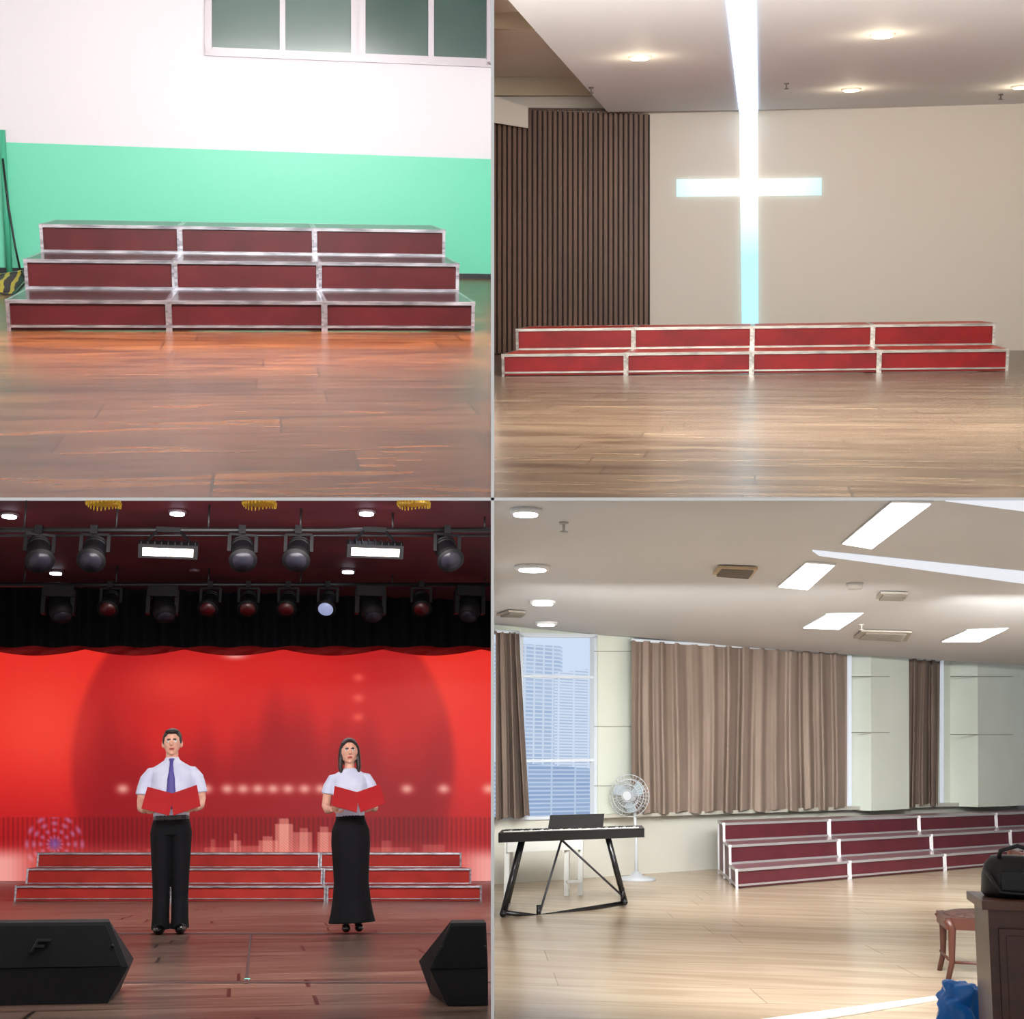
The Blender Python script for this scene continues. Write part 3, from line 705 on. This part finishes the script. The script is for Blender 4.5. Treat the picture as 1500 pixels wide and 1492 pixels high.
pe=mat('panel_light',(0,0,0),.4,emit=5.0,ergb=(245,248,255)); pf=mat('panel_frame',(225,225,225),.4)
for q in ([(1306,738),(1363,739),(1277,804),(1235,797)],[(1181,826),(1222,829),(1183,864),(1141,860)],[(1211,901),(1262,900),(1229,922),(1177,920)],[(1417,924),(1474,922),(1436,940),(1380,940)]):
    b=B(); pts=[D.fl(x,y,zd-.02) for x,y in q]; c=sum(pts,V())/4
    b.prism([c+(p-c)*1.06+V((0,0,.005)) for p in pts],V((0,0,.012)),pf); b.prism(pts,V((0,0,.004)),pe)
    b.obj('ceiling_light_panel',D,c)
ce=mat('cove_glow',(0,0,0),.5,emit=.9,ergb=(240,243,252))
b=B(); b.prism([D.fl(x,y,zd-.012) for x,y in((1190,807),(1500,838),(X1,858),(X1,880),(1500,855),(1200,814))],V((0,0,.01)),ce)
b.obj('cove_light',D)
b=B(); b.prism([D.fl(x,y,zd-.012) for x,y in((1385,734),(X1,734),(X1,768),(1500,749))],V((0,0,.01)),ce); b.obj('cove_light',D)
rl=mat('round_glow',(0,0,0),.4,emit=14,ergb=(245,248,255))
for x,y,r in((770,746,.075),(780,829,.11),(795,880,.1),(800,911,.1)):
    b=B(); p=D.fl(x,y,zd-.002); b.tube([p,p-V((0,0,.03))],[r*1.35,r*1.25],pf,24); b.tube([p-V((0,0,.03)),p-V((0,0,.04))],[r,r],rl,24); b.obj('round_downlight',D,p)
vm=mat('vent_grey',(165,157,146),.5); vd=mat('vent_dark',(120,112,100),.6)
def vent(q,m1):
    b=B(); pts=[D.fl(x,y,zd-.01) for x,y in q]; b.prism(pts,V((0,0,-.02)),m1); c=sum(pts,V())/4
    for i in range(6):
        s=.12+.76*i/5; a_=pts[0].lerp(pts[3],s)*.9+pts[1].lerp(pts[2],s)*.1; c_=pts[0].lerp(pts[3],s)*.1+pts[1].lerp(pts[2],s)*.9
        b.bar(a_+V((0,0,-.03)),c_+V((0,0,-.03)),.02,vd)
    b.obj('ceiling_vent',D,c)
vent([(1052,828),(1110,830),(1100,843),(1044,838)],mat('vent_tan',(186,164,132),.5))
vent([(1290,866),(1330,867),(1326,875),(1283,874)],vm); vent([(1262,922),(1336,924),(1328,937),(1250,933)],vm)
vent([(745,893),(770,895),(768,900),(727,899)],vm)
spm=mat('sprinkler_pale',(190,184,176),.35)
sprinkler(D,826,765,zd,.6,spm); sprinkler(D,1262,914,zd,.6,spm)
b=B(); p=D.fl(1252,854,zd-.002); b.tube([p,p-V((0,0,.05))],[.075,.06],spm,16); b.obj('smoke_detector',D,p)
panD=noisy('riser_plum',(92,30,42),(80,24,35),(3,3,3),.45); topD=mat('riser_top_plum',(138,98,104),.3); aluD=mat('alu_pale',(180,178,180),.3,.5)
P0=D.fl(1078,1302);P1=D.fl(1497,1265); w3=(P1-P0)
ua=D.fl(1245,1287.3)-P0; u=w3.normalized()*ua.length
vv=(D.fl(1052,1279)-P0)/3
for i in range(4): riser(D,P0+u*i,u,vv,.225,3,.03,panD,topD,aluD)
# digital piano
b=B(); A0=D.fl(740,1343); A1=D.fl(922,1328); un=(A1-A0).normalized(); nn=V((un.y,-un.x,0)); 
if nn.y>0: nn=-nn
def pp(x,y,off=0): return D.pl(x,y,A0+nn*off,nn)
body=mat('piano_black',(16,16,18),.25)
bd=(D.fl(752,1317)-D.fl(740,1343)); bd.z=0; bk=bd.normalized()*.62
b.prism([pp(730,1220),pp(944,1213),pp(944,1226),pp(730,1234)],bk,body)
keyw=mat('keys_white',(235,232,225),.3)
Kz=V((0,0,.006))
a_=pp(737,1220)+bk*.08;c_=pp(936,1213.5)+bk*.08
b.prism([a_+Kz,c_+Kz,c_+bk*.3+Kz,a_+bk*.3+Kz],Kz,keyw)
for i in range(50):
    if i%7 in(2,6): continue
    q=a_.lerp(c_,(i+.5)/50)+bk*.2; b.box(q+Kz*3,(.014,.12,.012),body)
ms1,ms2=pp(800,1222)+bk*.8,pp(884,1219)+bk*.8
b.prism([ms1,ms2,ms2+V((.01,.05,.16)),ms1+V((.02,.05,.16))],V((0,.02,0)),body)
for (t,f_) in (((764,1230),(737,1337)),((890,1224),(915,1320))):
    T0=pp(*t)+bk*.15;T1=pp(*t)+bk*.85; F0=pp(*f_); 
    b.tube([T0,F0],[.03,.03],body); b.tube([T1,F0+bk*1.2],[.024,.024],body)
    b.tube([F0-bk*.1,F0+bk*1.4],[.03,.03],body); b.bar(T0,T1,.04,body)
b.tube([pp(737,1336),pp(790,1342),pp(915,1322)],[.022]*3,body)
dg_=mat('stand_grey',(50,50,54),.4)
b.tube([pp(822,1232)+bk*.4,pp(789,1342)],[.011]*2,dg_); b.tube([pp(822,1232)+bk*.4,pp(912,1312)],[.011]*2,dg_)
b.tube([pp(789,1325),pp(789,1348)],[.022]*2,body); b.tube([pp(912,1300),pp(912,1322)],[.02]*2,body)
b.obj('digital_piano',D,(A0+A1)/2)
b=B(); wm=mat('desk_white',(215,216,212),.4); q0=D.fl(736,1318);q1=D.fl(868,1310)
nb=bk.normalized()
H=.62
b.prism([q0+V((0,0,H)),q1+V((0,0,H)),q1+nb*.9+V((0,0,H)),q0+nb*.9+V((0,0,H))],V((0,0,.03)),wm)
for a_ in(q0.lerp(q1,.04),q0.lerp(q1,.7),q0.lerp(q1,.86)): 
    for k in(0.05,.8): b.bar(a_+nb*k,a_+nb*k+V((0,0,H)),.05,wm)
b.bar(q0.lerp(q1,.04)+V((0,0,H-.08)),q0.lerp(q1,.86)+V((0,0,H-.08)),.02,wm,t2=.12)
b.bar(q0.lerp(q1,.7)+V((0,0,.15)),q0.lerp(q1,.86)+V((0,0,.15)),.03,wm)
b.obj('white_desk',D,q0)
# pedestal fan
b=B(); p=D.fl(932,1288); fm=mat('fan_grey_white',(186,190,194),.35); hub=D.dp(922,1165,p.y)
b.loft([(p.x,p.y,0,.24,.24),(p.x,p.y,.025,.23,.23),(p.x,p.y,.05,.08,.08),(p.x,p.y,.1,.035,.035)],fm,24)
b.tube([p,V((p.x,p.y,.55)),V((hub.x+.05,p.y+.05,hub.z-.1))],[.022,.02,.018],fm)
b.tube([hub+V((.02,.2,0)),hub+V((0,.02,0))],[.06,.075],fm,16)
ax=V((-.25,-1,.0)).normalized(); X=V((ax.y,-ax.x,0)).normalized(); Zu=V((0,0,1))
R1=.255
for rr,dd in((R1,0),(.2,.05),(.14,.07),(.07,.085),(.2,-.05),(.12,-.07)):
    b.tube([hub+ax*dd+X*rr*math.cos(a*math.pi/16)+Zu*rr*math.sin(a*math.pi/16) for a in range(33)],[.0045]*33,fm,5)
for i in range(32):
    a=i*math.pi/16; d_=X*math.cos(a)+Zu*math.sin(a)
    b.tube([hub+ax*.085+d_*.05,hub+ax*.06+d_*.17,hub+d_*R1,hub-ax*.06+d_*.17,hub-ax*.07+d_*.05],[.0028]*5,fm,4)
b.disc(hub+ax*.07,.055,ax,fm,20,.02)
bl2=mat('fan_blade',(160,174,182),.3)
for i in range(3):
    a=2*math.pi*i/3+.4; d_=X*math.cos(a)+Zu*math.sin(a); e_=(X*-math.sin(a)+Zu*math.cos(a))
    pts=[hub+d_*.03-e_*.02+ax*.01,hub+d_*.2-e_*.07+ax*.02,hub+d_*.215+e_*.03,hub+d_*.13+e_*.09-ax*.02,hub+d_*.03+e_*.03-ax*.01]
    b.prism(pts,ax*.004,bl2)
b.obj('pedestal_fan',D,p)
# dark wooden cabinet at right
dw=noisy('dark_walnut',(84,50,40),(64,36,29),(2,2,8),.35); dw2=mat('walnut_edge',(96,60,48),.35)
b=B(); yd=6.7; z1=D.dp(1440,1318,yd).z
tl=D.dp(1440,1318,yd); rr=D.dp(1600,1318,yd); dep=.42
b.prism([V((tl.x+.02,yd,0)),V((rr.x,yd,0)),V((rr.x,yd,z1-.04)),V((tl.x+.02,yd,z1-.04))],V((.0,dep,0)),dw)
b.prism([V((tl.x-.01,yd-.03,z1-.04)),V((rr.x,yd-.03,z1-.04)),V((rr.x,yd-.03,z1)),V((tl.x-.01,yd-.03,z1))],V((0,dep+.06,0)),dw2)
for k in range(1):
    x0=tl.x+.06+k*.36; b.box((x0+.15,yd-.008,z1-.42),(.3,.016,.6),dw); b.box((x0+.15,yd-.018,z1-.42),(.24,.01,.54),dw); b.ell((x0+.26,yd-.03,z1-.4),(.012,.012,.012),alu,8,6)
b.obj('walnut_cabinet',D,V((tl.x,yd,0)),.004)
b=B(); bg=noisy('bag_leather',(20,19,22),(12,12,14),(20,20,20),.4,bump=.2)
c=D.dp(1490,1290,yd+.22); bx0=c.x
vsr=[]
for z,rx,ry in((z1+.001,.15,.12),(z1+.02,.165,.135),(z1+.1,.16,.12),(z1+.15,.145,.085),(z1+.185,.115,.05),(z1+.19,.09,.025)):
    vsr.append((bx0,c.y,z,rx,ry))
b.loft(vsr,bg,28)
b.tube([V((bx0-.09,c.y-.03,z1+.16)),V((bx0-.075,c.y-.04,z1+.21)),V((bx0,c.y-.05,z1+.235)),V((bx0+.075,c.y-.04,z1+.21)),V((bx0+.09,c.y-.03,z1+.16))],[.01]*5,bg,8)
b.tube([V((bx0-.15,c.y-.08,z1+.12)),V((bx0-.1,c.y-.145,z1+.03)),V((bx0+.05,c.y-.15,z1+.02)),V((bx0+.15,c.y-.12,z1+.06))],[.009]*4,bg,8)
b.box((bx0,c.y-.12,z1+.08),(.18,.03,.08),bg)
b.obj('black_handbag',D,V((bx0,c.y,z1)))
# dark wooden chair, tucked beside the cabinet
b=B(); cw=mat('chair_wood',(74,38,27),.4); cs=noisy('chair_cushion',(52,30,27),(88,60,50),(30,30,30),.8)
p=D.fl(1391,1436); zz=.41; W_=.46; Dp=.46
def leg(x,y,dx): b.tube([p+V((x+dx*-.01,y,0)),p+V((x+dx*.02,y,.12)),p+V((x+dx*.03,y,zz-.06)),p+V((x+dx*.0,y,zz))],[.018,.02,.029,.034],cw,10)
leg(0,0,1);leg(W_,0,-1);leg(0,Dp,1);leg(W_,Dp,-1)
b.box(p+V((W_/2,Dp/2,zz-.03)),(W_+.03,Dp+.03,.08),cw); b.ell(p+V((W_/2,Dp/2,zz+.01)),(W_/2,Dp/2,.04),cs,20,8)
for y in(.02,Dp-.02): b.tube([p+V((W_,y,zz)),p+V((W_+.05,y,zz+.45))],[.02,.016],cw)
for k in(.2,.32,.44): b.bar(p+V((W_+.02+k*.1,.02,zz+k)),p+V((W_+.02+k*.1,Dp-.02,zz+k)),.02,cw,t2=.04)
b.tube([p+V((0.01,0.02,.12)),p+V((W_-.01,.02,.12))],[.01,.01],cw); b.tube([p+V((0.0,0.02,.14)),p+V((0,Dp-.02,.14))],[.01,.01],cw)
b.obj('wooden_chair',D,p)
b=B(); bp_=mat('blue_plastic',(28,124,220),.25); p=D.fl(1409,1560); vs,fs=ell_geo((0,0,.2),(.105,.09,.2),36,26)
def sq(a,e): return math.copysign(abs(a)**e,a)
vs=[V((.105*sq(q.x/.105,.6),.09*sq(q.y/.09,.7),.2+.2*sq((q.z-.2)/.2,.55))) for q in vs]
vs=[q+V((q.x,q.y,.25*(q.z-.2)))*(.45*noise.noise(q*13)+.3*noise.noise(q*32)) for q in vs]; vs=[V((q.x,q.y,max(0,q.z))) for q in vs]
b.add([p+q for q in vs],fs,bp_,True)
b.obj('blue_plastic_bag',D,p)
b=B(); b.prism([D.fl(x,y,.002) for x,y in((1180,1485),(1400,1456),(1408,1459),(1255,1485),(900,1540),(860,1530))],V((0,0,.008)),mat('floor_strip_pale',(235,232,225),.3)); b.obj('trim_5',D)

# ============================================================ lights
area(A,'wall_fill_classroom',(0,8.3,2.7),(0,15.5,1.7),3.0,.8,860,(1,.975,.965),150)  # added fill that brightens the back wall, not a ceiling fitting
area(A,'front_fill_classroom',(0,5.7,2.2),(0,8.5,0),1.6,.3,36,(1,.95,.86))  # unseen fill added to lift the near floor
area(C,'wall_fill_church',(0.2,8.2,2.7),(0.3,16,1.4),3,.6,430,(1,.965,.92))  # added wall fill facing away from the camera, no fitting there
area(C,'front_fill_church',(0.2,5.8,2.4),(0.3,9,0),1.6,.3,36,(1,.96,.9))  # added fill for the front boards, no real lamp
area(S,'front_stage_fill',(-.1,7.3,2.4),(0,12,1.0),1.8,.2,165,(1,.96,.96))  # unseen fill added to light the presenters from the front
area(S,'top_stage_fill',(0,14.6,4.0),(0,17.4,0),4.5,.6,330,(1,.93,.92))  # added overhead fill, separate from the modelled stage fixtures
area(D,'floor_fill_hall',(0.3,7.6,2.3),(0.6,11.2,-.3),2.6,.3,105,(1,.995,1),95)  # unseen fill added over the hall floor, not one of the ceiling panels
area(D,'rear_wall_fill_hall',(-.4,11.5,2.7),(-.3,16.5,.8),3.4,.3,125,(1,1,.99),85)  # added fill to brighten the rear wall, faces away from the camera
area(D,'right_wall_fill_hall',(3.2,12.5,2.7),(4.2,19,.4),3,.3,210,(1,1,.99),85)  # added fill for the columns and wall at right, no fitting modelled
w=bpy.data.worlds.new('world'); sc.world=w; w.use_nodes=True
w.node_tree.nodes['Background'].inputs[0].default_value=(1,1,1,1); w.node_tree.nodes['Background'].inputs[1].default_value=.6
cam=bpy.data.cameras.new('camera'); co=bpy.data.objects.new('camera',cam); sc.collection.objects.link(co)
co.location=CAM; co.rotation_euler=(math.pi/2,0,0); cam.sensor_fit='HORIZONTAL'; cam.sensor_width=36; cam.lens=36*F/1500.0; cam.clip_end=200
sc.camera=co
